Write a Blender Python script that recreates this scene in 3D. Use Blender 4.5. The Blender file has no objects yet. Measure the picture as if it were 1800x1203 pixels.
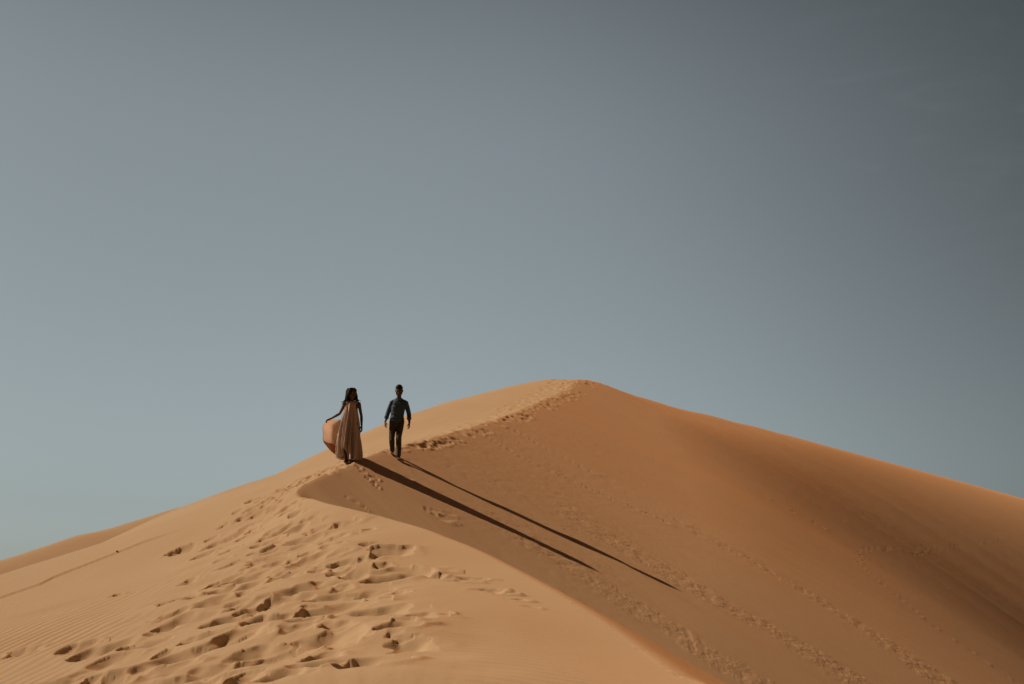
import bpy, bmesh, math, random
import numpy as np
from mathutils import Vector, Matrix
R = math.radians
scn = bpy.context.scene

# ------------------------------------------------------------------ camera
PW, PH, FPX, HZ = 1800.0, 1203.0, 1750.0, 1050.0      # photo pixels, focal length in pixels, horizon row
PITCH = math.atan((HZ - PH / 2) / FPX)
cam_d = bpy.data.cameras.new("camera")
cam_d.sensor_fit = 'HORIZONTAL'; cam_d.sensor_width = 36.0
cam_d.lens = 36.0 * FPX / PW
cam_d.clip_start = 0.05; cam_d.clip_end = 20000
cam = bpy.data.objects.new("camera", cam_d)
scn.collection.objects.link(cam)
cam.location = (0, 0, 0); cam.rotation_euler = (R(90) + PITCH, 0, 0)
scn.camera = cam

# ------------------------------------------------------------------ sun, sky, exposure
SUN_AZ, SUN_EL = R(-78.1), R(36.8)                      # azimuth from +Y towards +X
SUN_DIR = Vector((math.sin(SUN_AZ) * math.cos(SUN_EL), math.cos(SUN_AZ) * math.cos(SUN_EL), math.sin(SUN_EL)))
sun_d = bpy.data.lights.new("sun", 'SUN')
sun_d.energy = 5.0; sun_d.angle = R(0.5); sun_d.color = (1.0, 0.865, 0.68)
sun = bpy.data.objects.new("sun", sun_d); scn.collection.objects.link(sun)
sun.rotation_euler = (-SUN_DIR).to_track_quat('-Z', 'Y').to_euler()
sun.location = SUN_DIR * 60

world = bpy.data.worlds.new("World"); scn.world = world
world.use_nodes = True
wt = world.node_tree; wt.nodes.clear()
def wn(t, **k):
    n = wt.nodes.new(t)
    for a, v in k.items(): setattr(n, a, v)
    return n
def wl(a, b): wt.links.new(a, b)
w_out = wn('ShaderNodeOutputWorld'); w_bg = wn('ShaderNodeBackground')
w_bg.inputs['Strength'].default_value = 0.062
sky = wn('ShaderNodeTexSky', sky_type='NISHITA', sun_disc=False)
sky.sun_elevation = SUN_EL; sky.sun_rotation = SUN_AZ
sky.altitude = 300; sky.air_density = 1.0; sky.dust_density = 1.5; sky.ozone_density = 1.0
hs = wn('ShaderNodeHueSaturation'); hs.inputs['Saturation'].default_value = 0.24
wl(sky.outputs[0], hs.inputs['Color'])
# the sky dims sideways; darkened overhead and behind the camera to cut fill
geo = wn('ShaderNodeTexCoord')
def dirdot(v):
    d = wn('ShaderNodeVectorMath', operation='DOT_PRODUCT'); d.inputs[1].default_value = v
    wl(geo.outputs['Generated'], d.inputs[0]); return d.outputs['Value']
def mr(val, a, b, c, d, smooth=True):
    m = wn('ShaderNodeMapRange'); m.interpolation_type = 'SMOOTHSTEP' if smooth else 'LINEAR'
    for i, q in zip(('From Min', 'From Max', 'To Min', 'To Max'), (a, b, c, d)): m.inputs[i].default_value = q
    wl(val, m.inputs['Value']); return m.outputs['Result']
def mul(a, b):
    m = wn('ShaderNodeMath', operation='MULTIPLY'); wl(a, m.inputs[0])
    if isinstance(b, float): m.inputs[1].default_value = b
    else: wl(b, m.inputs[1])
    return m.outputs[0]
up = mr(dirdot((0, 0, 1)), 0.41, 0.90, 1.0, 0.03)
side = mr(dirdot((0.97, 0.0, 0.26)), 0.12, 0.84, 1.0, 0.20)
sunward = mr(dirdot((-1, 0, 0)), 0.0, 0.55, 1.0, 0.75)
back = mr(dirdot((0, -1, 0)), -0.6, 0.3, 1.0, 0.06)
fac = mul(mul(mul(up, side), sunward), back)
# a few thin wisps of cirrus high on the right
wm = wn('ShaderNodeMapping'); wm.inputs['Rotation'].default_value = (0.3, 0.9, 0.5); wm.inputs['Scale'].default_value = (3.0, 14.0, 26.0)
wl(geo.outputs['Generated'], wm.inputs['Vector'])
wz_ = wn('ShaderNodeTexNoise'); wz_.inputs['Scale'].default_value = 1.6; wz_.inputs['Detail'].default_value = 6; wz_.inputs['Distortion'].default_value = 0.6
wl(wm.outputs[0], wz_.inputs['Vector'])
cd_ = Vector(((1745 - 900) / 1750, math.cos(PITCH) - .29 * math.sin(PITCH), math.sin(PITCH) + .29 * math.cos(PITCH))).normalized()
wisp = mul(mr(wz_.outputs['Fac'], 0.50, 0.82, 0.0, 0.11), mr(dirdot(tuple(cd_)), 0.975, 0.999, 0.0, 1.0))
w1 = wn('ShaderNodeMath', operation='ADD'); wl(wisp, w1.inputs[0]); w1.inputs[1].default_value = 1.0
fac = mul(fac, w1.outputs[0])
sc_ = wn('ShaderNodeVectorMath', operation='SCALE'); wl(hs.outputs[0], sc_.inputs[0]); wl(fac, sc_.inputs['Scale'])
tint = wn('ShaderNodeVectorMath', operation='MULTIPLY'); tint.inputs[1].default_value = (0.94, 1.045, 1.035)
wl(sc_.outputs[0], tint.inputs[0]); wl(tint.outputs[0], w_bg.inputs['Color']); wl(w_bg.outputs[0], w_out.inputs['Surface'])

scn.view_settings.view_transform = 'Standard'; scn.view_settings.look = 'None'
scn.view_settings.exposure = 0.20; scn.view_settings.gamma = 1.0
scn.view_settings.use_curve_mapping = False
scn.render.engine = 'CYCLES'; scn.cycles.diffuse_bounces = 1
try: scn.cycles.use_denoising = True
except Exception: pass

# ------------------------------------------------------------------ helpers
def ray(px, py):
    d = ((px - PW / 2) / FPX, 1.0, -(py - PH / 2) / FPX)
    c, s = math.cos(PITCH), math.sin(PITCH)
    return np.array([d[0], c - d[2] * s, s + d[2] * c])
def at(px, py, Y):
    r = ray(px, py); return r * Y / r[1]
def link(o): scn.collection.objects.link(o); return o
def tag(o, label=None, cat=None, group=None, kind=None):
    for k, v in (('label', label), ('category', cat), ('group', group), ('kind', kind)):
        if v: o[k] = v
    return o
def smoothstep(x, a, b):
    t = np.clip((x - a) / (b - a), 0, 1); return t * t * (3 - 2 * t)

# value noise in numpy ---------------------------------------------------
def vnoise(x, y, seed=0):
    rs = np.random.RandomState(seed); tab = rs.rand(256, 256)
    xi = np.floor(x).astype(np.int64); yi = np.floor(y).astype(np.int64)
    fx = x - xi; fy = y - yi
    fx = fx * fx * fx * (fx * (fx * 6 - 15) + 10); fy = fy * fy * fy * (fy * (fy * 6 - 15) + 10)
    x0 = xi & 255; x1 = (xi + 1) & 255; y0 = yi & 255; y1 = (yi + 1) & 255
    a = tab[y0, x0]; b = tab[y0, x1]; c = tab[y1, x0]; d = tab[y1, x1]
    return (a * (1 - fx) + b * fx) * (1 - fy) + (c * (1 - fx) + d * fx) * fy - 0.5
def fbm(x, y, seed=0, oct=3):
    s = 0; a = 1.0
    for i in range(oct):
        s = s + a * vnoise(x * 2 ** i + 17.3 * i, y * 2 ** i - 9.1 * i, seed + i); a *= 0.5
    return s

# ------------------------------------------------------------------ dune surface
class TPS:
    def __init__(s, P, smooth=0.0):
        P = np.array(P); s.c = P[:, :2]; n = len(P)
        A = np.zeros((n + 3, n + 3)); A[:n, :n] = s.k(s.c) + smooth * np.eye(n)
        A[:n, n] = 1; A[:n, n + 1:] = s.c; A[n, :n] = 1; A[n + 1:, :n] = s.c.T
        s.w = np.linalg.solve(A, np.concatenate([P[:, 2], np.zeros(3)]))
    def k(s, q):
        d2 = (q[:, None, 0] - s.c[None, :, 0]) ** 2 + (q[:, None, 1] - s.c[None, :, 1]) ** 2
        return 0.5 * d2 * np.log(d2 + 1e-9)
    def __call__(s, x, y):
        q = np.stack([np.ravel(x), np.ravel(y)], 1); out = np.empty(len(q)); n = len(s.c)
        for i in range(0, len(q), 60000):
            qq = q[i:i + 60000]
            out[i:i + 60000] = s.k(qq) @ s.w[:n] + s.w[n] + qq @ s.w[n + 1:]
        return out.reshape(np.shape(x))

# crest from beside the camera, round the head of the bowl, up to the summit and down the far right ridge
crest_px = [(1190, 1190, 6.8), (1112, 1138, 7.8), (1000, 1058, 9.4), (880, 990, 11.4), (780, 946, 13.2), (690, 915, 15.0),
            (600, 890, 16.6), (548, 876, 18.4), (521, 861, 19.8), (550, 844, 20.7), (590, 825, 21.8),
            (625, 811, 22.7), (670, 793, 24.2), (720, 779, 26.2), (790, 761, 29.6), (860, 740, 34.0), (920, 718, 40.0),
            (965, 698, 47.0), (996, 683, 52.5), (1018, 666, 58.0), (1048, 673, 59.8), (1080, 687, 61.5), (1112, 700, 63.5), (1137, 707.5, 65.0), (1200, 722, 69.0),
            (1275, 740, 73.5), (1350, 758.5, 78.0), (1437, 782, 83.5), (1562, 815, 91.5), (1650, 838, 97.0), (1794, 877, 107.0), (1900, 905, 114.0), (2100, 960, 128.0), (2500, 1075, 150.0)]
CP = [at(*c) for c in crest_px]
CP = [np.array((4.2, -5.0, -2.9)), np.array((3.1, 2.0, -1.50))] + CP
CP = np.array(CP)
# Catmull-Rom densification, parameter = arclength
def densify(P, step):
    out = []
    Q = np.vstack([2 * P[0] - P[1], P, 2 * P[-1] - P[-2]])
    for i in range(1, len(Q) - 2):
        p0, p1, p2, p3 = Q[i - 1], Q[i], Q[i + 1], Q[i + 2]
        t0 = 0; t1 = np.linalg.norm(p1 - p0) ** .5; t2 = t1 + np.linalg.norm(p2 - p1) ** .5; t3 = t2 + np.linalg.norm(p3 - p2) ** .5
        L = np.linalg.norm(p2 - p1); n = max(2, int(L / step(p1)))
        for t in np.linspace(t1, t2, n, endpoint=False):
            A1 = (t1 - t) / t1 * p0 + t / t1 * p1; A2 = (t2 - t) / (t2 - t1) * p1 + (t - t1) / (t2 - t1) * p2
            A3 = (t3 - t) / (t3 - t2) * p2 + (t - t2) / (t3 - t2) * p3
            B1 = (t2 - t) / t2 * A1 + t / t2 * A2; B2 = (t3 - t) / (t3 - t1) * A2 + (t - t1) / (t3 - t1) * A3
            out.append((t2 - t) / (t2 - t1) * B1 + (t - t1) / (t2 - t1) * B2)
    out.append(P[-1]); return np.array(out)
CR = densify(CP, lambda p: 0.12 if p[1] < 36 else (0.25 if p[1] < 60 else 0.5))
_s = np.concatenate([[0], np.cumsum(np.linalg.norm(np.diff(CR, axis=0), axis=1))]); _p = _s[np.argmin(np.hypot(CR[:, 0] - at(1018, 666, 58)[0], CR[:, 1] - 58))]
_f = smoothstep(_s, _p - 6, _p + 5)
_G = np.exp(-0.5 * ((_s[:, None] - _s[None, :]) / (0.05 + 3.0 * _f[:, None])) ** 2) * np.gradient(_s)[None, :]; _G /= _G.sum(1, keepdims=True)
_e = smoothstep(_s, _s[-1] - 1, _s[-1] - 12)[:, None]; CR = _e * (_G @ CR) + (1 - _e) * CR; RIDGE = _f.copy(); RZ = CR[:, 2].copy()     # the summit bends softly

# control points of the wind-blown (left) side
ctl = [tuple(c) for c in CP]
sky_px = [(985, 665.5, 60), (930, 671.5, 61), (878, 683, 60), (811, 700, 57), (759, 715, 54), (722, 728, 52), (671, 747.5, 49), (633, 764.5, 46.5),
          (574, 791, 43), (508, 822, 39.5), (434, 852, 36), (350, 880, 33), (290, 905, 31), (212, 939, 28.5), (100, 980, 25.8), (5, 1011, 24), (-200, 1082, 19.5)]
sky_base = len(ctl); sky_adj = np.zeros(len(sky_px))
for px, py, Y in sky_px:
    p = at(px, py, Y); r = ray(px, py); h = r / math.hypot(r[0], r[1])
    ctl.append(tuple(p))
    for k, dz in ((8, 0.9), (19, 5.0), (34, 13.0)):
        q = p + h * k; ctl.append((q[0], q[1], q[2] - dz))
for px, py, Y in [(60, 1195, 8.2), (350, 1195, 6.4), (620, 1195, 5.6), (900, 1195, 5.7),
                  (100, 1090, 12.0), (300, 1050, 12.4), (550, 1050, 9.8), (800, 1080, 8.1), (400, 960, 17.2), (250, 960, 20.0),
                  (480, 900, 19.2), (620, 950, 12.8)]:
    ctl.append(tuple(at(px, py, Y)))
ctl += [(0, 0, -1.5), (-4, 0, -2.6), (-9, 2, -3.7), (0, -6, -2.4), (-6, -6, -4.2), (-14, -2, -5.6), (-20, 6, -6.2)]
for px, py, Y in crest_px[20:]:
    p = at(px, py, Y)
    for k, dz in ((4, 1.6), (15, 6.5), (34, 17.0)): ctl.append((p[0] - .25 * k, p[1] + .97 * k, p[2] - dz))
ctl = np.array(ctl, float); Wf = TPS(ctl, 0.4)
for it in range(14):                       # settle the flank so that its skyline runs at the measured heights
    rs_ = np.linspace(12, 95, 500)
    for i, (px, py, Y) in enumerate(sky_px):
        r = ray(px, py); h = r[:2] / math.hypot(r[0], r[1]); e = np.max(Wf(h[0] * rs_, h[1] * rs_) / rs_)
        d = (r[2] / math.hypot(r[0], r[1]) - e) * Y * 0.5
        ctl[sky_base + 4 * i:sky_base + 4 * i + 4, 2] += d
    Wf = TPS(ctl, 0.4)
def windward(x, y):
    z = Wf(x, y)
    rr = np.hypot(x - 15, y - 50)
    return z - 0.004 * np.maximum(0, rr - 92) ** 2
_d = RIDGE * (RZ - windward(CR[:, 0], CR[:, 1])); _ri = np.where(RIDGE > 0.01)[0][::2]
_windward0 = windward
def windward(x, y):
    z = np.array(_windward0(x, y)); X, Y = np.broadcast_arrays(x, y); m = (X > -2) & (Y > 46)      # meets the far ridge
    if m.any():
        px_, py_ = X[m], Y[m]; out_ = np.empty(len(px_))
        for i in range(0, len(px_), 50000):
            s = slice(i, i + 50000)
            d2 = (px_[s, None] - CR[None, _ri, 0]) ** 2 + (py_[s, None] - CR[None, _ri, 1]) ** 2
            dm = d2.min(1); w = np.exp(-(d2 - dm[:, None]) / 2.0)
            out_[s] = (w @ _d[_ri]) / w.sum(1) * np.exp(-dm / 50.0)
        z[m] += out_
    return z
CR[:, 2] = windward(CR[:, 0], CR[:, 1])
CT = np.concatenate([[0], np.cumsum(np.linalg.norm(np.diff(CR[:, :2], axis=0), axis=1))])   # arclength along the crest
ip = lambda xs, ys: np.interp(CR[:, 1] * 0 + np.arange(len(CR)), xs, ys)
def idx_near(px, py, Y):
    p = at(px, py, Y); return int(np.argmin(np.hypot(CR[:, 0] - p[0], CR[:, 1] - p[1])))
I_BR, I_MID, I_APEX, I_WOM, I_PEAK = idx_near(1190, 1190, 6.8), idx_near(880, 990, 11.4), idx_near(521, 861, 19.8), idx_near(625, 811, 22.7), idx_near(1018, 666, 58)
I_R1, I_R2 = idx_near(1350, 758.5, 78), idx_near(1794, 877, 107)
I_T34, I_T40, I_T52 = int(np.searchsorted(CT, 34)), int(np.searchsorted(CT, 40)), int(np.searchsorted(CT, 52))
CTAN = ip([0, I_APEX, I_WOM + 8, I_T34, I_T40, I_T52, I_PEAK, I_R1, I_R2], [0.560, 0.555, 0.550, 0.536, 0.527, 0.532, 0.540, 0.555, 0.57])
CRND = ip([0, I_BR, I_MID, I_APEX, I_WOM, I_PEAK, I_PEAK + 20, I_R2], [0.16, 0.16, 0.10, 0.06, 0.06, 0.3, 0.9, 0.7])

CGR = np.gradient(CR[:, 2], CT + 1e-6 * np.arange(len(CT)))
CZS = CR[:, 2] - CRND * (CTAN - np.sqrt(np.maximum(CTAN ** 2 - np.minimum(np.abs(CGR), .45) ** 2, 1e-4)))      # keeps the rounded brink level with the crest
def in_bowl(x, y):
    poly = np.vstack([CR[:, :2], [[260, 190], [260, -60], [4.2, -60]]])
    ins = np.zeros(x.shape, bool)
    x1, y1 = poly[-1]
    for x2, y2 in poly:
        if y1 != y2:
            c = ((y2 > y) != (y1 > y))
            if c.any():
                xi = (x1 - x2) * (y[c] - y2) / (y1 - y2) + x2
                tmp = ins[c]; tmp ^= x[c] < xi; ins[c] = tmp
        x1, y1 = x2, y2
    return ins
STEEP = 0.27
ONSET = ip([0, I_T40, I_T52, I_PEAK, I_R1, I_R2], [8.5, 8.5, 7.5, 5.5, 2.5, 0.5])
def slip(x, y):
    """pile at the angle of repose fed from the crest: height, crest parameter, distance down the face"""
    n = len(x); Z = np.empty(n); T = np.empty(n); D = np.empty(n)
    for i in range(0, n, 20000):
        s = slice(i, min(n, i + 20000))
        d = np.hypot(x[s, None] - CR[None, :, 0], y[s, None] - CR[None, :, 1])
        f = CZS[None, :] - CTAN * (np.sqrt(d * d + CRND ** 2) - CRND) - STEEP * (np.maximum(d - ONSET, 0) - 9 * (1 - np.exp(-np.maximum(d - ONSET, 0) / 9)))     # steepens a little downhill
        k = np.clip(np.argmax(f, 1), 1, f.shape[1] - 2); a = np.arange(len(k))
        f0, f1, f2 = f[a, k - 1], f[a, k], f[a, k + 1]
        den = f0 - 2 * f1 + f2
        o = np.where(den < -1e-12, 0.5 * (f0 - f2) / np.where(np.abs(den) < 1e-12, -1e-12, den), 0); o = np.clip(o, -.5, .5)
        Z[s] = f1 - 0.25 * (f0 - f2) * o
        T[s] = CT[k] + np.where(o > 0, o * (CT[np.minimum(k + 1, len(CT) - 1)] - CT[k]), o * (CT[k] - CT[k - 1]))
        D[s] = d[a, k]
    return Z, T, D

# polar grid round the viewpoint (fine in front, coarse elsewhere), real heights everywhere
azd = np.concatenate([np.arange(-180, -34, 2.0), np.arange(-34, -29, 0.25), np.arange(-29, 29, 0.052), np.arange(29, 34, 0.25), np.arange(34, 180.1, 2.0)])
rr = [0.0, 0.5]
while rr[-1] < 3.4: rr.append(rr[-1] * 1.03)
while rr[-1] < 30: rr.append(rr[-1] * 1.0030)
while rr[-1] < 122: rr.append(rr[-1] * 1.0044)
while rr[-1] < 200: rr.append(rr[-1] * 1.03)
RR = np.array(rr[1:]); AZ = np.radians(azd)
GX = RR[:, None] * np.sin(AZ)[None, :]; GY = RR[:, None] * np.cos(AZ)[None, :]
SH = GX.shape
ins = in_bowl(GX.ravel(), GY.ravel()).reshape(SH)
GZ = windward(GX, GY)
TT = np.zeros(SH); DD = np.zeros(SH)
sz, st, sd = slip(GX[ins], GY[ins])
GZ[ins] = sz; TT[ins] = st; DD[ins] = sd
E_BASE = -16.0
base_Z = GZ.copy()

def col_of(az): return int(np.argmin(np.abs(AZ - az)))
def hit(px, py, Zs=None):
    Zs = base_Z if Zs is None else Zs
    r = ray(px, py); j = col_of(math.atan2(r[0], r[1])); s = r[2] / math.hypot(r[0], r[1])
    e = Zs[:, j] / RR
    k = np.argmax((e >= s) & (RR > 2.5))
    return np.array([GX[k, j], GY[k, j], Zs[k, j]]), (k, j)
def height(x, y, Zs=None):
    Zs = GZ if Zs is None else Zs
    r = math.hypot(x, y); j = col_of(math.atan2(x, y)); k = int(np.searchsorted(RR, r)) - 1
    f = (r - RR[k]) / (RR[k + 1] - RR[k]); return Zs[k, j] * (1 - f) + Zs[k + 1, j] * f
def window(x, y, rad):
    r = math.hypot(x, y); a = math.atan2(x, y); da = rad / max(r, .3)
    k0, k1 = np.searchsorted(RR, [r - rad, r + rad]); j0, j1 = np.searchsorted(AZ, [a - da, a + da])
    return slice(k0, k1), slice(j0, j1)
# ------------------------------------------------------------------ wind ripples, footprints, slides: all real relief
rng = random.Random(7)
out = ~ins
XO, YO = GX, GY
# soft undulation of the windward flank
und = 0.05 * fbm(GX / 2.3 + 3, GY / 3.1, 11, 3) * out
# signed distance to crest (only near field matters) for masks
def crest_dist(x, y, i0, i1):
    best = np.full(x.shape, 1e9)
    for i in range(i0, i1, 2):
        best = np.minimum(best, np.hypot(x - CR[i, 0], y - CR[i, 1]))
    return best
CD = crest_dist(GX, GY, 0, len(CR))
GZ = GZ + und * smoothstep(RR, 3, 9)[:, None] * smoothstep(CD, 0.1, 2.0)
# trail of feet: centre line in the photo's trodden band
trail = [hit(*p)[0] for p in [(430, 1200), (470, 1120), (480, 1050), (490, 980), (480, 920), (480, 880), (540, 845), (600, 818)]]
trail_w = [1.6, 1.65, 1.7, 1.75, 1.5, 1.2, .8, .5]
TD = np.full(SH, 1e9)
for (a, b, wa, wb) in zip(trail[:-1], trail[1:], trail_w[:-1], trail_w[1:]):
    for f in np.linspace(0, 1, 6):
        p = a * (1 - f) + b * f; TD = np.minimum(TD, np.hypot(GX - p[0], GY - p[1]) / (wa * (1 - f) + wb * f))
trod = 1 - smoothstep(TD, 0.55, 1.15)
# ripples
pa, pb = hit(37, 1128)[0], hit(155, 1066)[0]
pc, pd = hit(184, 1055)[0], hit(331, 996)[0]
ang = 0.5 * (math.atan2(pb[1] - pa[1], pb[0] - pa[0]) + math.atan2(pd[1] - pc[1], pd[0] - pc[0]))
nx, ny = -math.sin(ang), math.cos(ang)
warp = 0.9 * fbm(GX / 2.2, GY / 2.2, 21, 2) + 0.22 * fbm(GX / 0.5, GY / 0.5, 23, 2)
lam = 0.16
ph = 2 * math.pi * ((GX * nx + GY * ny) / lam + 1.5 * warp)
rip = np.sin(ph) + 0.35 * np.sin(2 * ph + 0.9)
amp = 0.0055 * (0.55 + 0.9 * np.clip(fbm(GX / 1.7, GY / 1.3, 31, 2) + 0.3, 0, 1))
ph2 = 2 * math.pi * ((GX * 0.12 + GY * 0.99) / 0.12 + 1.6 * fbm(GX / 1.1, GY / 1.1, 25, 2))
rip2 = np.sin(ph2) + 0.3 * np.sin(2 * ph2 + 0.7)
leftness = 1 - smoothstep(GX + 0.24 * GY, 0.2, 1.6)
rfade = 1 - smoothstep(RR, 12, 23)[:, None]
near_crest = smoothstep(CD, 0.25, 1.6)
GZ = GZ + out * rfade * (1 - 0.85 * trod) * near_crest * (rip * amp * leftness + rip2 * 0.0045 * (1 - leftness) * smoothstep(fbm(GX / 1.4, GY / 1.2, 35, 2), -0.15, 0.35))
# lumpy trodden sand
lump = 0.065 * fbm(GX / 0.75, GY / 0.75, 41, 2)
GZ = GZ + out * trod * lump * smoothstep(CD, 0.0, 0.5)
ROUGH = trod * out * 0.35

def dent(x, y, ln, wd, a, depth, rim=0.35, p=0.35, warp_a=0.18, rough=0.0, cone=0.0):
    R_ = ln * 1.9
    w = window(x, y, R_)
    X = GX[w] - x; Y = GY[w] - y
    if X.size == 0: return
    n1 = vnoise(GX[w] / (ln * .55) + x * 7, GY[w] / (ln * .55), 51); n2 = vnoise(GX[w] / (ln * .55), GY[w] / (ln * .55) + y * 5, 52)
    X = X + n1 * ln * warp_a * 2; Y = Y + n2 * ln * warp_a * 2
    if cone: X = X + 0.25 * ln; X = np.where(X < 0, X / 0.75, X / 1.35)
    u = (X * math.cos(a) + Y * math.sin(a)) / ln; v = (-X * math.sin(a) + Y * math.cos(a)) / wd
    r = np.sqrt(u * u + v * v)
    pit = -depth * (1 - smoothstep(r, p, 1.0)) * (0.85 + 0.35 * u)
    if cone: pit = -depth * np.minimum(np.clip(1 - r, 0, 1) * 1.05, 0.80 + 0.1 * n1)
    lip = rim * depth * np.exp(-((r - 1.18) / 0.26) ** 2) * (0.65 + 0.6 * np.clip(u / np.maximum(r, .2), -1, 1))
    GZ[w] = (np.minimum(GZ[w], G0[w] + pit) + lip * (r > 1)) if cone else GZ[w] + pit + lip
    if rough: ROUGH[w] = np.maximum(ROUGH[w], rough * (1 - smoothstep(r, 0.6, 1.4)))

G0 = GZ.copy()
prints = [(640, 1162, 92), (500, 1187, 70), (490, 1142, 120), (590, 1116, 90), (430, 1115, 100), (732, 1086, 60), (665, 1076, 70), (585, 1070, 95),
          (650, 1040, 56), (695, 1011, 70), (585, 1047, 52), (500, 1054, 68), (575, 1027, 46), (535, 1036, 52), (440, 1012, 62), (478, 968, 36), (415, 990, 46),
          (470, 985, 50), (555, 976, 48), (605, 988, 40), (600, 1006, 36), (650, 931, 22), (605, 922, 34), (592, 946, 34), (655, 957, 28), (688, 970, 56),
          (540, 915, 30), (530, 926, 36), (535, 949, 40), (470, 951, 36), (458, 969, 24), (388, 1056, 66), (350, 1048, 34), (331, 1089, 70), (283, 1086, 34),
          (402, 1090, 60), (206, 1133, 84), (256, 1130, 50), (120, 1196, 90), (212, 1190, 64), (328, 968, 36), (392, 954, 40), (402, 992, 38), (445, 880, 22),
          (447, 895, 24), (452, 905, 22), (430, 1030, 46), (520, 1010, 40), (560, 1002, 40), (628, 1010, 40), (640, 985, 34), (520, 960, 38), (500, 930, 34), (560, 935, 34),
          (360, 1120, 50), (320, 1150, 80), (560, 1165, 60), (400, 1165, 70), (700, 1120, 44), (300, 1190, 60), (470, 1090, 60), (540, 1090, 50)]
for (px, py, wpx) in prints:
    p, _ = hit(px, py)
    d = math.hypot(p[0], p[1]); w = 0.5 * wpx / FPX * d
    w = min(max(w * 1.55, 0.14), 0.46)
    dent(p[0], p[1], w * rng.uniform(1.0, 1.25), w * rng.uniform(0.8, 1.0), math.pi / 2 - 0.2 + rng.gauss(0, 0.55), w * rng.uniform(0.43, 0.54), cone=1, warp_a=0.3, rim=0.16, p=rng.uniform(0.15, 0.5), rough=0.4)
# many more, older and shallower, through the trodden band
for i in range(150):
    k = rng.random() ** 0.8 * (len(trail) - 1.01); j = int(k); f = k - j
    c = trail[j] * (1 - f) + trail[j + 1] * f; wd = trail_w[j] * (1 - f) + trail_w[j + 1] * f
    x = c[0] + rng.gauss(0, 0.42) * wd; y = c[1] + rng.uniform(-.4, .4)
    s = rng.uniform(0.12, 0.23)
    _k = min(int(np.searchsorted(RR, math.hypot(x, y))), SH[0] - 1)
    if ins[_k, col_of(math.atan2(x, y))]: continue
    dent(x, y, s * 1.25, s * 0.8, 1.4 + rng.gauss(0, 0.6), s * rng.uniform(0.34, 0.50), cone=1, warp_a=0.28, rim=0.2, p=rng.uniform(0.1, 0.5), rough=0.3)
# a windblown row of old prints drifting off to the right
for (px, py, s, dp) in [(742, 1014, .16, .05), (775, 1018, .16, .045), (806, 1024, .14, .04), (850, 1040, .14, .06), (875, 1044, .13, .06), (905, 1056, .10, .03), (930, 1068, .08, .02)]:
    p, _ = hit(px, py); dent(p[0], p[1], s * 1.5, s * 0.6, -0.25, dp * .8, rim=0.45, p=0.1)
_D = base_Z - GZ; GZ = np.where(_D > 0, base_Z - 0.15 * np.tanh(_D / 0.15), GZ)      # loose sand slumps back into deep prints
def box(A, n, ax):
    c = np.cumsum(np.pad(A, [(n + 1, n) if i == ax else (0, 0) for i in (0, 1)], mode='edge'), axis=ax)
    return (c[2 * n + 1:] - c[:-2 * n - 1]) / (2 * n + 1) if ax == 0 else (c[:, 2 * n + 1:] - c[:, :-2 * n - 1]) / (2 * n + 1)
_rel = GZ - base_Z; _b = _rel
for _n in (3, 2): _b = box(box(_b, _n, 0), _n + 1, 1)
_mx = np.clip(trod * 1.5, 0, 1) * out * (1 - smoothstep(RR, 7, 15)[:, None]) * smoothstep(CD, 0.2, 0.8) * 0.10
GZ = base_Z + _rel * (1 - _mx) + _b * _mx                      # wind has softened the older prints
# small scarp running up the left flank
sc_pts = [hit(*p)[0] for p in [(-20, 1058), (5, 1049), (67, 1029), (90, 1018), (120, 1006), (160, 992), (205, 975), (250, 957), (300, 940), (387, 909)]]
w = (slice(0, SH[0]), slice(np.searchsorted(AZ, -.56), np.searchsorted(AZ, -.22)))
wob = 0.05 * fbm(GX[w] / 0.9, GY[w] / 0.9, 61, 3); best = np.full(GX[w].shape, 1e9); V = np.zeros(GX[w].shape); ends = np.zeros(GX[w].shape)
for i, (a, b) in enumerate(zip(sc_pts[:-1], sc_pts[1:])):
    L = math.hypot(*(b - a)[:2]); ux, uy = (b - a)[:2] / L
    s = (GX[w] - a[0]) * ux + (GY[w] - a[1]) * uy; v = -(GX[w] - a[0]) * uy + (GY[w] - a[1]) * ux
    d = np.hypot(np.where(s < 0, s, np.where(s > L, s - L, 0)), v); m = d < best
    best[m] = d[m]; V[m] = (np.sign(v) * d)[m]; ends[m] = ((i + np.clip(s / L, 0, 1)) / (len(sc_pts) - 1))[m]
V = V + wob
GZ[w] += 0.035 * np.exp(-np.clip(V, 0, None) / 0.6) * smoothstep(V, -0.045, 0.0) * (1 - smoothstep(ends, 0.75, 0.99)) * (best < 6)
# trampled crest from the couple up to the summit
def crest_pt(t):
    i = int(np.clip(np.searchsorted(CT, t), 1, len(CT) - 2)); tg = CR[i + 1, :2] - CR[i - 1, :2]; tg /= np.hypot(*tg)
    return CR[i], tg, np.array([tg[1], -tg[0]])       # point, tangent, towards the slip face
tW, tP = CT[I_WOM], CT[I_PEAK]
t = tW + 1.4
while t < tP + 2.0:
    c, tg, nr = crest_pt(t); far = (t - tW) / (tP - tW)
    s = rng.uniform(0.09, 0.18) * (1 + 0.7 * far); o = rng.uniform(-0.75, 0.45) * (1 + 1.2 * far)
    q = c[:2] + nr * o
    dent(q[0], q[1], s * 1.2, s * 0.85, rng.uniform(0, 3.14), s * rng.uniform(0.14, 0.30), rim=0.25, p=rng.uniform(0.1, 0.5), rough=0.5)
    t += rng.uniform(0.03, 0.13) * (1 + 0.6 * far)
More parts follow.
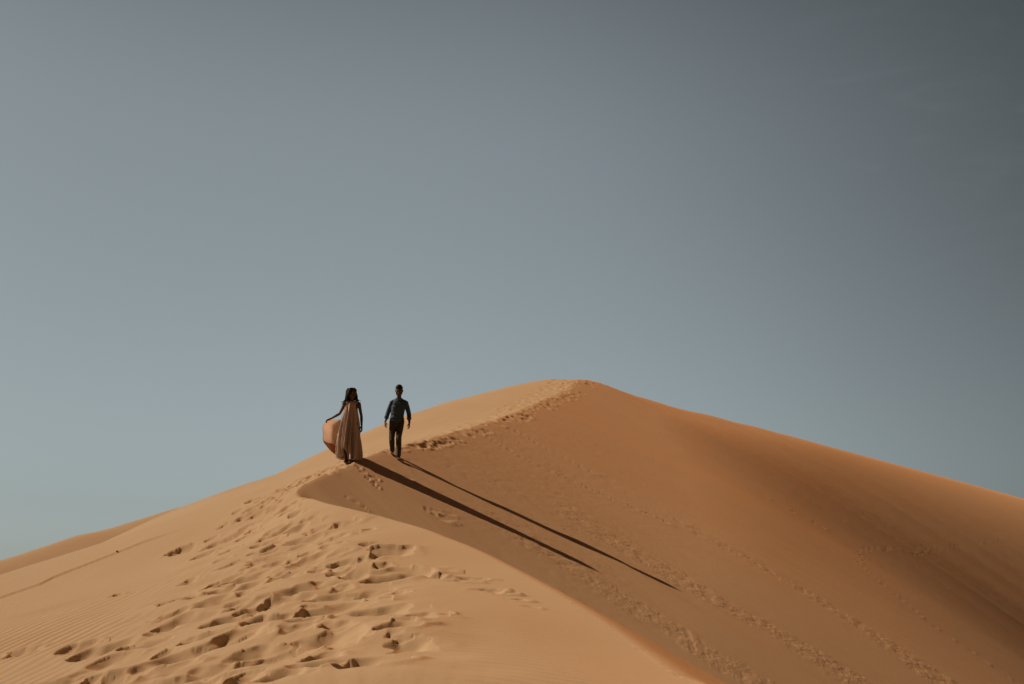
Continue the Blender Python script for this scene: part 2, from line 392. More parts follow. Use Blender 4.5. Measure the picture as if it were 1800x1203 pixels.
for i in range(60):
    t = rng.uniform(CT[I_APEX], tW + 1.5); c, tg, nr = crest_pt(t); s = rng.uniform(0.08, 0.15); q = c[:2] - nr * rng.uniform(0.25, 1.1)
    dent(q[0], q[1], s * 1.3, s * 0.8, math.atan2(tg[1], tg[0]) + rng.gauss(0, .4), s * 0.22, rim=0.3)

# --- slip face: avalanche bands and scuffs follow the fall lines (constant crest parameter)
def t_of(px, py):
    _, (k, j) = hit(px, py); return TT[k, j]
def band(p1, p2, w1, w2, amt):
    _, (k1, j1) = hit(*p1); _, (k2, j2) = hit(*p2)
    t1, d1, t2, d2 = TT[k1, j1], DD[k1, j1], TT[k2, j2], DD[k2, j2]
    f = np.clip((DD - d1) / max(d2 - d1, 1e-3), -0.6, 1.6)
    tc = t1 + (t2 - t1) * f; wv = np.maximum(w1 + (w2 - w1) * f, 0.1)
    e = np.abs(TT - tc + 0.5 * wv * fbm(GX / 1.3, GY / 1.3, 71, 3)) / wv
    return ins * amt * (1 - smoothstep(e, 0.5, 1.0)) * smoothstep(DD, d1 - 1.0, d1 + 1.0)
B = np.zeros(SH)
for b in [((850, 905), (1322, 1190), 0.6, 0.6, 0.9), ((961, 880), (1336, 1097), 1.15, 1.0, 1.0), ((1150, 890), (1646, 1184), 0.55, 0.7, 0.9)]:
    B = np.maximum(B, band(*b))
top = ins * smoothstep(TT, tW - 0.3, tW + 2.5) * (1 - smoothstep(TT, tP - 26, tP - 8)) * (1 - smoothstep(DD, 3.0, 11.0)) * 0.7
B = np.maximum(B, top * (0.6 + 0.8 * fbm(GX / 1.5, GY / 1.5, 73, 2)))
B = np.clip(B, 0, 1)
fl_t, fl_d = TT, DD
cell = fbm(GX / 0.13, GY / 0.13, 81, 2); cell2 = vnoise(GX / 0.22, GY / 0.2, 83)
GZ = GZ + B * (0.011 * np.minimum(cell, 0.15) + 0.010 * cell2)
streak = fbm(TT / 0.55, DD / 9.0, 85, 3)
GZ = GZ + ins * 0.012 * streak * smoothstep(DD, 0.3, 2.0)
ROUGH = np.maximum(ROUGH, B)
def groove(pts, wd, dep, n=60):
    Q = [(a[0] + (b[0] - a[0]) * f, a[1] + (b[1] - a[1]) * f) for a, b in zip(pts[:-1], pts[1:]) for f in np.linspace(0, 1, 25, endpoint=False)]
    P = [hit(*p)[0] for p in Q]
    for a, b in zip(P[:-1], P[1:]):
        L = np.linalg.norm(b - a); m = max(2, int(L / (wd * .6)))
        for f in np.linspace(0, 1, m, endpoint=False):
            q = a * (1 - f) + b * f; w = window(q[0], q[1], wd * 2.5)
            r = np.hypot(GX[w] - q[0], GY[w] - q[1]) / wd
            g = np.where(r < 1, -dep * (1 - r), 0) + 0.5 * dep * np.exp(-((r - 1.4) / .35) ** 2)
            cur = GZ[w] - GR[w]; GR[w] = np.where(np.abs(g) > np.abs(GR[w]), g, GR[w]); GZ[w] = cur + GR[w]
GR = np.zeros(SH)
groove([(835, 758), (930, 812), (1040, 862), (1180, 922)], 0.17, 0.011)
groove([(868, 735), (960, 790), (1050, 835)], 0.16, 0.009)
groove([(1360, 882), (1450, 930)], 0.18, 0.010)
groove([(1205, 1108), (1215, 1130), (1219, 1150)], 0.12, 0.005)
# scuffs by the woman's feet and the torn crust below the shadow
for (px, py) in [(630, 822), (638, 832), (646, 841), (655, 849), (662, 855), (650, 838), (660, 842)]:
    p, _ = hit(px, py); dent(p[0], p[1], 0.12, 0.06, -0.6, 0.03, rim=0.5)
for (px, py, s) in [(752, 897, .14), (765, 899, .12), (770, 908, .2), (785, 912, .16), (760, 905, .14), (790, 905, .12), (675, 826, .10), (668, 820, .1), (690, 830, .1), (715, 840, .1), (720, 844, .12), (610, 876, .08), (622, 884, .08), (640, 892, .08)]:
    p, _ = hit(px, py); dent(p[0], p[1], s * 1.5, s * 0.5, -0.35 + rng.gauss(0, .25), s * 0.17, rim=0.4, p=0.2)
# a small animal's line of prints wandering over the right of the face
ani = [(1655, 878), (1710, 905), (1755, 918), (1766, 936), (1752, 952), (1700, 957), (1640, 966), (1600, 973), (1560, 966), (1520, 966), (1507, 977), (1515, 996), (1545, 1022), (1590, 1058), (1640, 1100), (1700, 1140), (1770, 1190)]
P = [hit(*p)[0] for p in ani]
acc = 0; side = 1
for a, b in zip(P[:-1], P[1:]):
    L = np.linalg.norm(b - a); s = acc
    while s < L:
        q = a + (b - a) * s / L; u = (b - a)[:2] / L
        dent(q[0] - u[1] * .06 * side, q[1] + u[0] * .06 * side, 0.11, 0.08, math.atan2(u[1], u[0]), 0.007, rim=0.9, p=0.1, warp_a=0.1)
        side = -side; s += 0.62
    acc = s - L
# ------------------------------------------------------------------ mesh
def grid_mesh(name, X, Y, Z, mat, attrs=None):
    n, m = X.shape
    me = bpy.data.meshes.new(name)
    co = np.stack([X, Y, Z], -1).reshape(-1, 3).astype(np.float32)
    me.vertices.add(len(co)); me.vertices.foreach_set('co', co.ravel())
    i = np.arange(n * m).reshape(n, m)
    q = np.stack([i[:-1, :-1], i[:-1, 1:], i[1:, 1:], i[1:, :-1]], -1).reshape(-1, 4).astype(np.int32)
    me.loops.add(q.size); me.loops.foreach_set('vertex_index', q.ravel())
    me.polygons.add(len(q)); me.polygons.foreach_set('loop_start', np.arange(0, q.size, 4, dtype=np.int32))
    me.polygons.foreach_set('use_smooth', np.ones(len(q), bool))
    for k, v in (attrs or {}).items():
        a = me.attributes.new(k, 'FLOAT', 'POINT'); a.data.foreach_set('value', v.astype(np.float32).ravel())
    me.update(calc_edges=True); me.materials.append(mat)
    return link(bpy.data.objects.new(name, me))
# ------------------------------------------------------------------ materials
def mat(name):
    m = bpy.data.materials.new(name); m.use_nodes = True; m.node_tree.nodes.clear()
    return m, m.node_tree.nodes, m.node_tree.links
def sand_material(name, col_a, col_b):
    m, N, L = mat(name)
    o = N.new('ShaderNodeOutputMaterial'); b = N.new('ShaderNodeBsdfPrincipled'); L.new(b.outputs[0], o.inputs[0])
    b.inputs['Roughness'].default_value = 0.95; b.inputs['Diffuse Roughness'].default_value = 0.6
    b.inputs['Specular IOR Level'].default_value = 0.12
    b.inputs['Sheen Weight'].default_value = 0.20; b.inputs['Sheen Roughness'].default_value = 0.62; b.inputs['Sheen Tint'].default_value = (1.0, 0.27, 0.01, 1)
    tc = N.new('ShaderNodeTexCoord')
    def noise(scale, detail=3, vec=None, rough=0.55):
        n = N.new('ShaderNodeTexNoise'); n.inputs['Scale'].default_value = scale; n.inputs['Detail'].default_value = detail
        n.inputs['Roughness'].default_value = rough; L.new(vec or tc.outputs['Object'], n.inputs['Vector']); return n.outputs['Fac']
    def attr(nm):
        a = N.new('ShaderNodeAttribute'); a.attribute_name = nm; return a.outputs['Fac']
    flow = N.new('ShaderNodeCombineXYZ'); L.new(attr('fall_line'), flow.inputs[0])
    sd_ = N.new('ShaderNodeMath'); sd_.operation = 'MULTIPLY'; sd_.inputs[1].default_value = 0.045; L.new(attr('fall_dist'), sd_.inputs[0]); L.new(sd_.outputs[0], flow.inputs[1])
    st = noise(3.2, 5, flow.outputs[0], 0.7)
    def math_(op, a, bb):
        n = N.new('ShaderNodeMath'); n.operation = op
        for i, q in enumerate((a, bb)):
            if isinstance(q, (int, float)): n.inputs[i].default_value = q
            else: L.new(q, n.inputs[i])
        return n.outputs[0]
    mix = N.new('ShaderNodeMix'); mix.data_type = 'RGBA'
    mix.inputs[6].default_value = (*col_a, 1); mix.inputs[7].default_value = (*col_b, 1)
    f = math_('ADD', math_('MULTIPLY', noise(0.35, 4), 0.5), math_('MULTIPLY', noise(9, 5), 0.28))
    f = math_('ADD', f, math_('MULTIPLY', noise(160, 2, None, 0.8), 0.30))
    f = math_('ADD', f, math_('MULTIPLY', math_('MULTIPLY', st, attr('on_slip')), 0.5))
    ramp = N.new('ShaderNodeMapRange'); ramp.inputs['From Min'].default_value = 0.25; ramp.inputs['From Max'].default_value = 1.05
    L.new(f, ramp.inputs['Value']); L.new(ramp.outputs[0], mix.inputs[0]); L.new(mix.outputs[2], b.inputs['Base Color'])
    b1 = N.new('ShaderNodeBump'); b1.inputs['Strength'].default_value = 0.35; b1.inputs['Distance'].default_value = 0.006; L.new(noise(70, 4, None, 0.7), b1.inputs['Height'])
    b2 = N.new('ShaderNodeBump'); b2.inputs['Distance'].default_value = 0.05; L.new(noise(13, 4, None, 0.6), b2.inputs['Height'])
    L.new(math_('MULTIPLY', attr('rough'), 0.27), b2.inputs['Strength']); L.new(b1.outputs[0], b2.inputs['Normal'])
    b3 = N.new('ShaderNodeBump'); b3.inputs['Distance'].default_value = 0.10; L.new(st, b3.inputs['Height'])
    L.new(math_('MULTIPLY', attr('on_slip'), 0.12), b3.inputs['Strength']); L.new(b2.outputs[0], b3.inputs['Normal'])
    L.new(b3.outputs[0], b.inputs['Normal'])
    return m
SAND = sand_material("wind_blown_sand", (0.475, 0.326, 0.190), (0.568, 0.410, 0.256))
dune = grid_mesh("dune", GX, GY, GZ, SAND, dict(rough=ROUGH, fall_line=TT, fall_dist=DD, on_slip=ins * smoothstep(DD, 0.1, 1.5)))
tag(dune, kind='structure')

# distant dune beyond the left flank
def ridge_field():
    xs = np.linspace(-260, 120, 260); ys = np.linspace(60, 330, 180)
    X, Y = np.meshgrid(xs, ys)
    a = at(-60, 1001, 110); b = at(310, 892, 130)
    u = (b - a)[:2]; L = np.hypot(*u); u = u / L; n = np.array([-u[1], u[0]])
    s = (X - a[0]) * u[0] + (Y - a[1]) * u[1]; v = (X - a[0]) * n[0] + (Y - a[1]) * n[1] + 1.5 * fbm(X / 18, Y / 18, 91, 2)
    crest = a[2] + (b[2] - a[2]) * np.minimum(s / L, 1) - 0.10 * np.maximum(0, s - L) + 0.45 * fbm(s / 9, s * 0, 93, 3)
    z = crest - np.where(v < 0, 0.33 * (np.sqrt(v * v + 9) - 3), 0.5 * (np.sqrt(v * v + 2) - 1.4)) + 0.25 * fbm(X / 12, Y / 12, 95, 3)
    return X, Y, np.maximum(z, E_BASE - 2)
X, Y, Z = ridge_field()
zero = np.zeros(X.shape)
tag(grid_mesh("distant_dune", X, Y, Z, SAND, dict(rough=zero, fall_line=zero, fall_dist=zero, on_slip=zero)), kind='structure')

# desert floor out to the horizon, with low swells
xs = np.sign(np.linspace(-1, 1, 221)) * np.abs(np.linspace(-1, 1, 221)) ** 3 * 6000
X, Y = np.meshgrid(xs, xs)
Z = E_BASE + 3.0 * fbm(X / 140, Y / 190, 101, 3) * smoothstep(np.hypot(X, Y), 20, 160)
zero = np.zeros(X.shape)
LOW_BOUNCE_FLOOR = sand_material('low_bounce_desert_floor', (0.10, 0.060, 0.030), (0.16, 0.095, 0.050))  # unseen floor given a darker colour to cut light bounced onto the slip face
tag(grid_mesh("desert_floor", X, Y, Z, LOW_BOUNCE_FLOOR, dict(rough=zero, fall_line=zero, fall_dist=zero, on_slip=zero)), kind='structure')

# ------------------------------------------------------------------ people
def cloth_mat(name, col, rough=0.85, transl=0.0, tcol=None, wrinkle=0.0, scale=30, patch=0.0):
    m, N, L = mat(name)
    o = N.new('ShaderNodeOutputMaterial'); b = N.new('ShaderNodeBsdfPrincipled')
    b.inputs['Roughness'].default_value = rough; b.inputs['Specular IOR Level'].default_value = 0.2
    tc = N.new('ShaderNodeTexCoord'); n = N.new('ShaderNodeTexNoise'); n.inputs['Scale'].default_value = scale; n.inputs['Detail'].default_value = 4
    L.new(tc.outputs['Object'], n.inputs['Vector'])
    mx = N.new('ShaderNodeMix'); mx.data_type = 'RGBA'; mx.inputs[6].default_value = (*[c * (1 - .35) for c in col], 1); mx.inputs[7].default_value = (*[min(1, c * 1.25) for c in col], 1)
    L.new(n.outputs['Fac'], mx.inputs[0]); L.new(mx.outputs[2], b.inputs['Base Color'])
    if wrinkle:
        n2 = N.new('ShaderNodeTexNoise'); n2.inputs['Scale'].default_value = 14; n2.inputs['Detail'].default_value = 3; L.new(tc.outputs['Object'], n2.inputs['Vector'])
        bp = N.new('ShaderNodeBump'); bp.inputs['Strength'].default_value = wrinkle; bp.inputs['Distance'].default_value = 0.03
        L.new(n2.outputs['Fac'], bp.inputs['Height']); L.new(bp.outputs[0], b.inputs['Normal'])
    if transl:
        t = N.new('ShaderNodeBsdfTranslucent'); t.inputs[0].default_value = (*(tcol or col), 1)
        ms = N.new('ShaderNodeMixShader'); ms.inputs[0].default_value = transl
        L.new(b.outputs[0], ms.inputs[1]); L.new(t.outputs[0], ms.inputs[2]); L.new(ms.outputs[0], o.inputs[0])
    else: L.new(b.outputs[0], o.inputs[0])
    return m
SKIN = cloth_mat("brown_skin", (0.085, 0.040, 0.024), 0.5)
HAIR = cloth_mat("black_hair", (0.008, 0.006, 0.005), 0.9, scale=60)
EYE = cloth_mat("eye_white", (0.55, 0.52, 0.48), 0.3); IRIS = cloth_mat("dark_iris", (0.02, 0.012, 0.01), 0.3)
LIPS = cloth_mat("lips", (0.16, 0.055, 0.045), 0.5)
SHIRT = cloth_mat("blue_grey_shirt_cloth", (0.048, 0.074, 0.100), wrinkle=0.8)
TROUS = cloth_mat("olive_trouser_cloth", (0.058, 0.046, 0.031), wrinkle=0.7)
BUTT = cloth_mat("button", (0.35, 0.33, 0.30), 0.4)
DRESS = cloth_mat("peach_dress_cloth", (0.62, 0.46, 0.39), transl=0.22, tcol=(0.66, 0.38, 0.27), wrinkle=0.35)
SHEER = cloth_mat("sheer_peach_cloth", (0.66, 0.53, 0.45), transl=0.62, tcol=(0.80, 0.62, 0.50))
LINED = cloth_mat("lined_peach_cloth", (0.60, 0.36, 0.25), transl=0.50, tcol=(0.62, 0.32, 0.18))

def tube(bm, pts, radii, caps=True, seg=16, flat=None):
    """tapered rounded limb along pts; radii are r or (rx, ry); flat = reference x direction"""
    pts = [Vector(p) for p in pts]; rad = [(r, r) if isinstance(r, (int, float)) else r for r in radii]
    rings = []
    def frame(t):
        ref = Vector(flat or (1, 0, 0))
        if abs(t.dot(ref)) > 0.95: ref = Vector((0, 0, 1)) if abs(t.z) < .9 else Vector((0, 1, 0))
        y = t.cross(ref).normalized(); x = y.cross(t).normalized(); return x, y
    tans = []
    for i in range(len(pts)):
        a = pts[max(i - 1, 0)]; b = pts[min(i + 1, len(pts) - 1)]; tans.append((b - a).normalized())
    spec = []
    if caps:
        for k in (0.08, 0.35, 0.65, 0.88):
            a = math.acos(1 - 0) if False else (1 - k) * math.pi / 2
            spec.append((pts[0] - tans[0] * min(rad[0]) * math.sin(a), rad[0], math.cos(a), tans[0]))
    for p, r, t in zip(pts, rad, tans): spec.append((p, r, 1.0, t))
    if caps:
        for k in (0.88, 0.65, 0.35, 0.08):
            a = (1 - k) * math.pi / 2
            spec.append((pts[-1] + tans[-1] * min(rad[-1]) * math.sin(a), rad[-1], math.cos(a), tans[-1]))
    for p, r, s, t in spec:
        x, y = frame(t)
        rings.append([bm.verts.new(p + x * r[0] * s * math.cos(2 * math.pi * k / seg) + y * r[1] * s * math.sin(2 * math.pi * k / seg)) for k in range(seg)])
    for a, b in zip(rings[:-1], rings[1:]):
        for k in range(seg): bm.faces.new((a[k], a[(k + 1) % seg], b[(k + 1) % seg], b[k]))
    bm.faces.new(rings[0][::-1]); bm.faces.new(rings[-1])
def ball(bm, c, r, M=None):
    res = bmesh.ops.create_uvsphere(bm, u_segments=20, v_segments=14, radius=1.0)
    T = Matrix.Translation(c) @ (M or Matrix()) @ Matrix.Diagonal((*((r, r, r) if isinstance(r, (int, float)) else r), 1))
    bmesh.ops.transform(bm, matrix=T, verts=res['verts'])
def part(name, bm, m, parent, voxel=None, smooth=3):
    bmesh.ops.recalc_face_normals(bm, faces=bm.faces[:])
    me = bpy.data.meshes.new(name); bm.to_mesh(me); bm.free(); me.materials.append(m)
    for p in me.polygons: p.use_smooth = True
    o = link(bpy.data.objects.new(name, me)); o.parent = parent
    if voxel:
        r = o.modifiers.new("remesh", 'REMESH'); r.mode = 'VOXEL'; r.voxel_size = voxel; r.use_smooth_shade = True
        if smooth: s = o.modifiers.new("smooth", 'SMOOTH'); s.factor = 0.5; s.iterations = smooth
    return o
def hand(bm, wrist, d, side, palm_n, spread=0.10, curl=0.5):
    """palm and five separate curled fingers; d = pointing direction, palm_n = palm normal, side = +1/-1 thumb side axis sign"""
    d = Vector(d).normalized(); n = Vector(palm_n); n = (n - d * n.dot(d)).normalized(); s = d.cross(n).normalized() * side
    w = Vector(wrist)
    tube(bm, [w - d * .01, w + d * .03, w + d * .085], [(.026, .020), (.038, .017), (.040, .014)], flat=tuple(s))
    for k, (o, L, r) in enumerate(((.031, .070, .0092), (.011, .080, .0095), (-.010, .074, .0092), (-.030, .058, .0082))):
        b = w + d * .088 + s * o; a = curl * (0.8 + .12 * k); p = [b - d * .012, b]
        dirn = d + s * (o * spread * 12)
        for q, f in enumerate((.45, .32, .23)):
            ang = a * (q + .6) * .8
            p.append(p[-1] + (dirn.normalized() * math.cos(ang) + n * math.sin(ang)) * L * f)
        tube(bm, p, [r * 1.05, r, r * .95, r * .9, r * .78], seg=10)
    b = w + d * .028 + s * .026
    tube(bm, [b, b + d * .026 + s * .026 + n * .01, b + d * .056 + s * .036 + n * .018, b + d * .080 + s * .036 + n * .026], [.015, .0135, .0115, .0095], seg=10)
def foot(bm, ankle, heading, r=.036, pitch=0.0):
    a = Vector(ankle); h = Vector((heading[0], heading[1], 0)).normalized(); s = Vector((h.y, -h.x, 0)); up = Vector((0, 0, 1))
    f = h * math.cos(pitch) - up * math.sin(pitch); u = up * math.cos(pitch) + h * math.sin(pitch)
    heel = a - u * .055 - f * .035; ball_ = a - u * .062 + f * .125
    tube(bm, [a + u * .03, a - u * .015, heel], [r, r * 1.02, .030])
    tube(bm, [heel, a - u * .045 + f * .04, ball_ + u * .004], [(.030, .028), (.037, .036), (.046, .020)], flat=tuple(s))
    for k in range(5):
        o = (k - 2) * .0185; L = (.060, .058, .052, .046, .040)[k] if True else 0
        p = ball_ + s * o - f * .012 - f * .006 * k
        tube(bm, [p, p + f * L * .6 + u * .004, p + f * L - u * .004], [.0135 if k == 0 else .0095, .012 if k == 0 else .0085, .011 if k == 0 else .0075], seg=8)
def head(bm, c, M, fem=False, k=1.13):
    """c = head centre at eye height; M rotates the head; the face looks along -Y"""
    def P(x, y, z): return Vector(c) + M @ Vector((x * k, y * k, z * k))
    M4 = M.to_4x4()
    ball(bm, P(0, .012, .028), (.076 * k, .096 * k, .098 * k), M4)                  # cranium
    tube(bm, [P(0, -.030, .01), P(0, -.036, -.045), P(0, -.044, -.098)], [(.066 * k, .058 * k), (.058 * k, .052 * k), (.030 * k, .032 * k)])   # face to chin
    tube(bm, [P(-.055, .005, -.02), P(-.048, -.010, -.065), P(0, -.050, -.095), P(.048, -.010, -.065), P(.055, .005, -.02)], [.022 * k, .02 * k, .022 * k, .02 * k, .022 * k])   # jaw
    tube(bm, [P(0, -.088, .012), P(0, -.104, -.022), P(0, -.112, -.036)], [.009 * k, .012 * k, .014 * k])   # nose
    for s in (-1, 1):
        ball(bm, P(s * .012, -.102, -.038), .009 * k)
        tube(bm, [P(s * .012, -.088, .022), P(s * .034, -.086, .026), P(s * .055, -.070, .018)], [.009 * k, .010 * k, .008 * k], seg=8)   # brow
        ball(bm, P(s * .042, -.072, -.022), (.024 * k, .018 * k, .020 * k), M4)      # cheek
        tube(bm, [P(s * .076, .012, .018), P(s * .083, .022, .006), P(s * .076, .008, -.026)], [.010, .013, .009], seg=8)   # ear
    tube(bm, [P(-.022, -.090, -.063), P(0, -.100, -.060), P(.022, -.090, -.063)], [.007 * k, .009 * k, .007 * k], seg=8)
    tube(bm, [P(-.020, -.088, -.072), P(0, -.098, -.074), P(.020, -.088, -.072)], [.007 * k, .010 * k, .007 * k], seg=8)
    return P
def face_parts(P, M, parent):
    for s in (-1, 1):
        b = bmesh.new(); ball(b, P(s * .032, -.079, .004), (.0125, .009, .0075), M.to_4x4()); e = part('eye', b, EYE, parent)
        b = bmesh.new(); ball(b, P(s * .032, -.0865, .004), (.0058, .003, .0058), M.to_4x4()); part('iris', b, IRIS, e)
    b = bmesh.new()
    tube(b, [P(-.024, -.094, -.065), P(0, -.108, -.0625), P(.024, -.094, -.065)], [.003, .0055, .003], seg=8)
    tube(b, [P(-.022, -.094, -.071), P(0, -.107, -.074), P(.022, -.094, -.071)], [.003, .006, .003], seg=8)
    part('lips', b, LIPS, parent)

def ground_at(px, py):
    p, _ = hit(px, py, GZ); return Vector(p)

# ---------------- man
mg = ground_at(698, 806)
dist = mg.y * math.cos(PITCH) + mg.z * math.sin(PITCH)
MS = (128.5 / FPX * dist) / 1.80                       # the size he has in the photo
man = link(bpy.data.objects.new("person", None)); man.location = mg; man.scale = (MS,) * 3
man.rotation_euler = (0, 0, -math.atan2(mg.x, mg.y)); man.empty_display_size = .2
tag(man, 'barefoot man in blue-grey shirt and olive trousers walking down the dune crest', 'person')
def loc_ground(root, x, y, S):
    a = root.rotation_euler.z; wx = root.location.x + (x * math.cos(a) - y * math.sin(a)) * S; wy = root.location.y + (x * math.sin(a) + y * math.cos(a)) * S
    return (height(wx, wy) - root.location.z) / S
MA_L = Vector((-.125, .14, 0)); MA_R = Vector((.030, -.14, 0))       # ankles: trailing foot (photo left) and leading foot
for v in (MA_L, MA_R): v.z = loc_ground(man, v.x, v.y - .06, MS) + .085
MA_L.z += .012
zo = 0.5 * (MA_L.z + MA_R.z) - .085; zo = max(min(zo, .06), -.06)
def mz(x, y, z): return Vector((x, y, z + zo))
bm = bmesh.new()
hip_l, hip_r = mz(-.125, .0, .90), mz(.055, -.0, .90)
kn_l, kn_r = mz(-.150, -.055, .485), mz(.020, -.125, .50)
tube(bm, [mz(-.035, .0, .90), mz(-.03, .0, 1.05), mz(-.02, -.005, 1.25), mz(-.005, 0, 1.36), mz(0, 0, 1.44)], [(.155, .10), (.14, .095), (.160, .10), (.135, .08), (.07, .05)])
tube(bm, [mz(0, .005, 1.42), mz(0, -.012, 1.50), mz(.0, -.030, 1.59)], [(.075, .065), .058, .056])
for h_, k_, a_ in ((hip_l, kn_l, MA_L), (hip_r, kn_r, MA_R)):
    cm = k_.lerp(a_, .33) + Vector((0, .018, 0))
    tube(bm, [h_, h_.lerp(k_, .5), k_, cm, k_.lerp(a_, .75), a_], [(.088, .092), .075, .056, (.055, .058), .040, .037])
MAN_J = dict(sl=mz(-.172, 0, 1.385), el=mz(-.268, .045, 1.115), wl=mz(-.322, -.045, .885), sr=mz(.176, 0, 1.385), er=mz(.258, .050, 1.110), wr=mz(.272, -.045, .865))
J = MAN_J
for a, b, c in ((J['sl'], J['el'], J['wl']), (J['sr'], J['er'], J['wr'])):
    tube(bm, [a, a.lerp(b, .5), b, b.lerp(c, .3), c], [.045, .044, .039, .041, .027])
hand(bm, J['wl'], (.03, -.10, -1), 1, (.9, .35, 0), curl=.55)
hand(bm, J['wr'], (.0, -.12, -1), -1, (-.9, .35, 0), curl=.55)
foot(bm, MA_L, (-.10, -1), pitch=.10); foot(bm, MA_R, (.05, -1), pitch=-.02)
HM = Matrix.Rotation(R(-8), 3, 'Z') @ Matrix.Rotation(R(20), 3, 'X')
Pm = head(bm, mz(-.002, -.045, 1.668), HM)
mbody = part('body', bm, SKIN, man, voxel=.0055, smooth=3)
face_parts(Pm, HM, man)
bm = bmesh.new()                                        # short cropped hair with a higher top
ball(bm, Pm(0, .022, .046), (.091, .104, .098), HM.to_4x4())
ball(bm, Pm(0, .004, .084), (.080, .090, .062), HM.to_4x4())
for s in (-1, 1): tube(bm, [Pm(s * .071, -.005, .05), Pm(s * .074, .000, .0)], [.013, .007], seg=8)
rs = random.Random(3)
for i in range(150):
    u, v = rs.uniform(0, 6.283), rs.uniform(.15, 1.45)
    ball(bm, Pm(.074 * math.cos(u) * math.sin(v), .018 + .090 * math.sin(u) * math.sin(v), .050 + .088 * math.cos(v)), .012)
# keep the brow free
part('hair', bm, HAIR, man, voxel=.006, smooth=1)
bm = bmesh.new()                                        # close beard along the jaw
tube(bm, [Pm(-.060, -.004, -.01), Pm(-.053, -.018, -.068), Pm(0, -.060, -.104), Pm(.053, -.018, -.068), Pm(.060, -.004, -.01)], [.016, .020, .026, .020, .016])
part('beard', bm, HAIR, man, voxel=.006, smooth=2)
# shirt
bm = bmesh.new()
tube(bm, [mz(-.036, .0, .865), mz(-.034, .0, .93), mz(-.03, -.002, 1.06), mz(-.02, -.006, 1.24), mz(-.008, -.002, 1.37), mz(0, 0, 1.432), mz(0, 0, 1.465)],
     [(.180, .128), (.174, .126), (.162, .118), (.182, .126), (.162, .104), (.126, .080), (.085, .070)], caps=False, seg=28)
for s in (-1, 1): tube(bm, [mz(s * .02, .01, 1.455), mz(s * .09, .012, 1.425), (J['sl'] if s < 0 else J['sr']) + Vector((-s * .015, .006, .004))], [.050, .052, .058])
for s, sh, e, w in ((-1, J['sl'], J['el'], J['wl']), (1, J['sr'], J['er'], J['wr'])):
    c = e.lerp(w, .55)
    tube(bm, [sh + Vector((-.06 * s, 0, .0)), sh, sh.lerp(e, .5), e, e.lerp(w, .28), c], [.060, .060, .060, .056, .055, .051])
    tube(bm, [e.lerp(w, .46), c], [.060, .060], caps=False)        # rolled cuff
for i in range(46):                                     # folds pulled across the cloth
    x = rs.uniform(-.155, .105); z = rs.uniform(.90, 1.27 if abs(x + .02) > .09 else 1.38); y0 = -.116 if i % 3 else .112
    a = rs.uniform(-1.1, .2) if x < -.02 else rs.uniform(-.2, 1.1); L = rs.uniform(.03, .065)
    yf = lambda q: y0 * math.sqrt(max(.05, 1 - ((q + .03) / .178) ** 2)); yy = yf(x)
    xa, xb = x - L * math.cos(a), x + L * math.cos(a) * .8; tube(bm, [mz(xa, yf(xa), z - L * math.sin(a)), mz(x, yy * 1.02, z), mz(xb, yf(xb), z + L * math.sin(a) * .8)], [.006, .013, .005], seg=8)
for z, s in ((.95, -1), (1.0, 1), (1.02, -1), (.9, 1)): tube(bm, [mz(-.195, -.02, z), mz(-.150, -.085, z - .02), mz(-.03, -.122, z - .05 + .02 * s)], [.008, .014, .006], seg=8)
shirt = part('shirt', bm, SHIRT, man, voxel=.007, smooth=3)
bm = bmesh.new()                                        # collar, open at the throat
for s in (-1, 1):
    tube(bm, [mz(0, .062, 1.502), mz(s * .060, .035, 1.500), mz(s * .072, -.020, 1.488), mz(s * .030, -.085, 1.445), mz(s * .060, -.100, 1.410)], [(.008, .026)] * 3 + [(.008, .022), (.006, .010)], seg=10, flat=(0, 0, 1))
part('collar', bm, SHIRT, shirt, voxel=.006, smooth=2)
for z in (1.34, 1.25, 1.16, 1.07, .98):
    bm = bmesh.new(); ball(bm, mz(-.025, -.128 if z > 1.2 else -.124, z), (.006, .003, .006)); part('button', bm, BUTT, shirt)
# trousers, slim, cuffs above the ankle
bm = bmesh.new()
tube(bm, [mz(-.035, 0, .82), mz(-.035, .005, .90), mz(-.033, .003, .985)], [(.165, .118), (.178, .126), (.168, .118)], seg=24)
for h_, k_, a_ in ((hip_l, kn_l, MA_L), (hip_r, kn_r, MA_R)):
    cm = k_.lerp(a_, .35) + Vector((0, .02, 0)); e_ = k_.lerp(a_, .90)
    tube(bm, [h_, h_.lerp(k_, .5), k_, cm, k_.lerp(a_, .78), e_], [(.098, .108), .088, .070, .070, .060, .057])
    tube(bm, [k_.lerp(a_, .80), e_], [.060, .061], caps=False)
    for i in range(9):
        z = rs.uniform(-.09, .10); q = k_ + Vector((0, 0, z)); u = rs.uniform(-.5, .5)
        tube(bm, [q + Vector((-.062, -.02, u * .03)), q + Vector((-.01, -.070, -u * .02)), q + Vector((.055, -.03, -u * .05))], [.006, .011, .006], seg=8)
trousers = part('trousers', bm, TROUS, man, voxel=.007, smooth=3)
bm = bmesh.new(); tube(bm, [mz(-.033, .003, .955), mz(-.033, .003, .985)], [(.180, .128), (.178, .126)], caps=False, seg=28); part('belt', bm, HAIR, man)

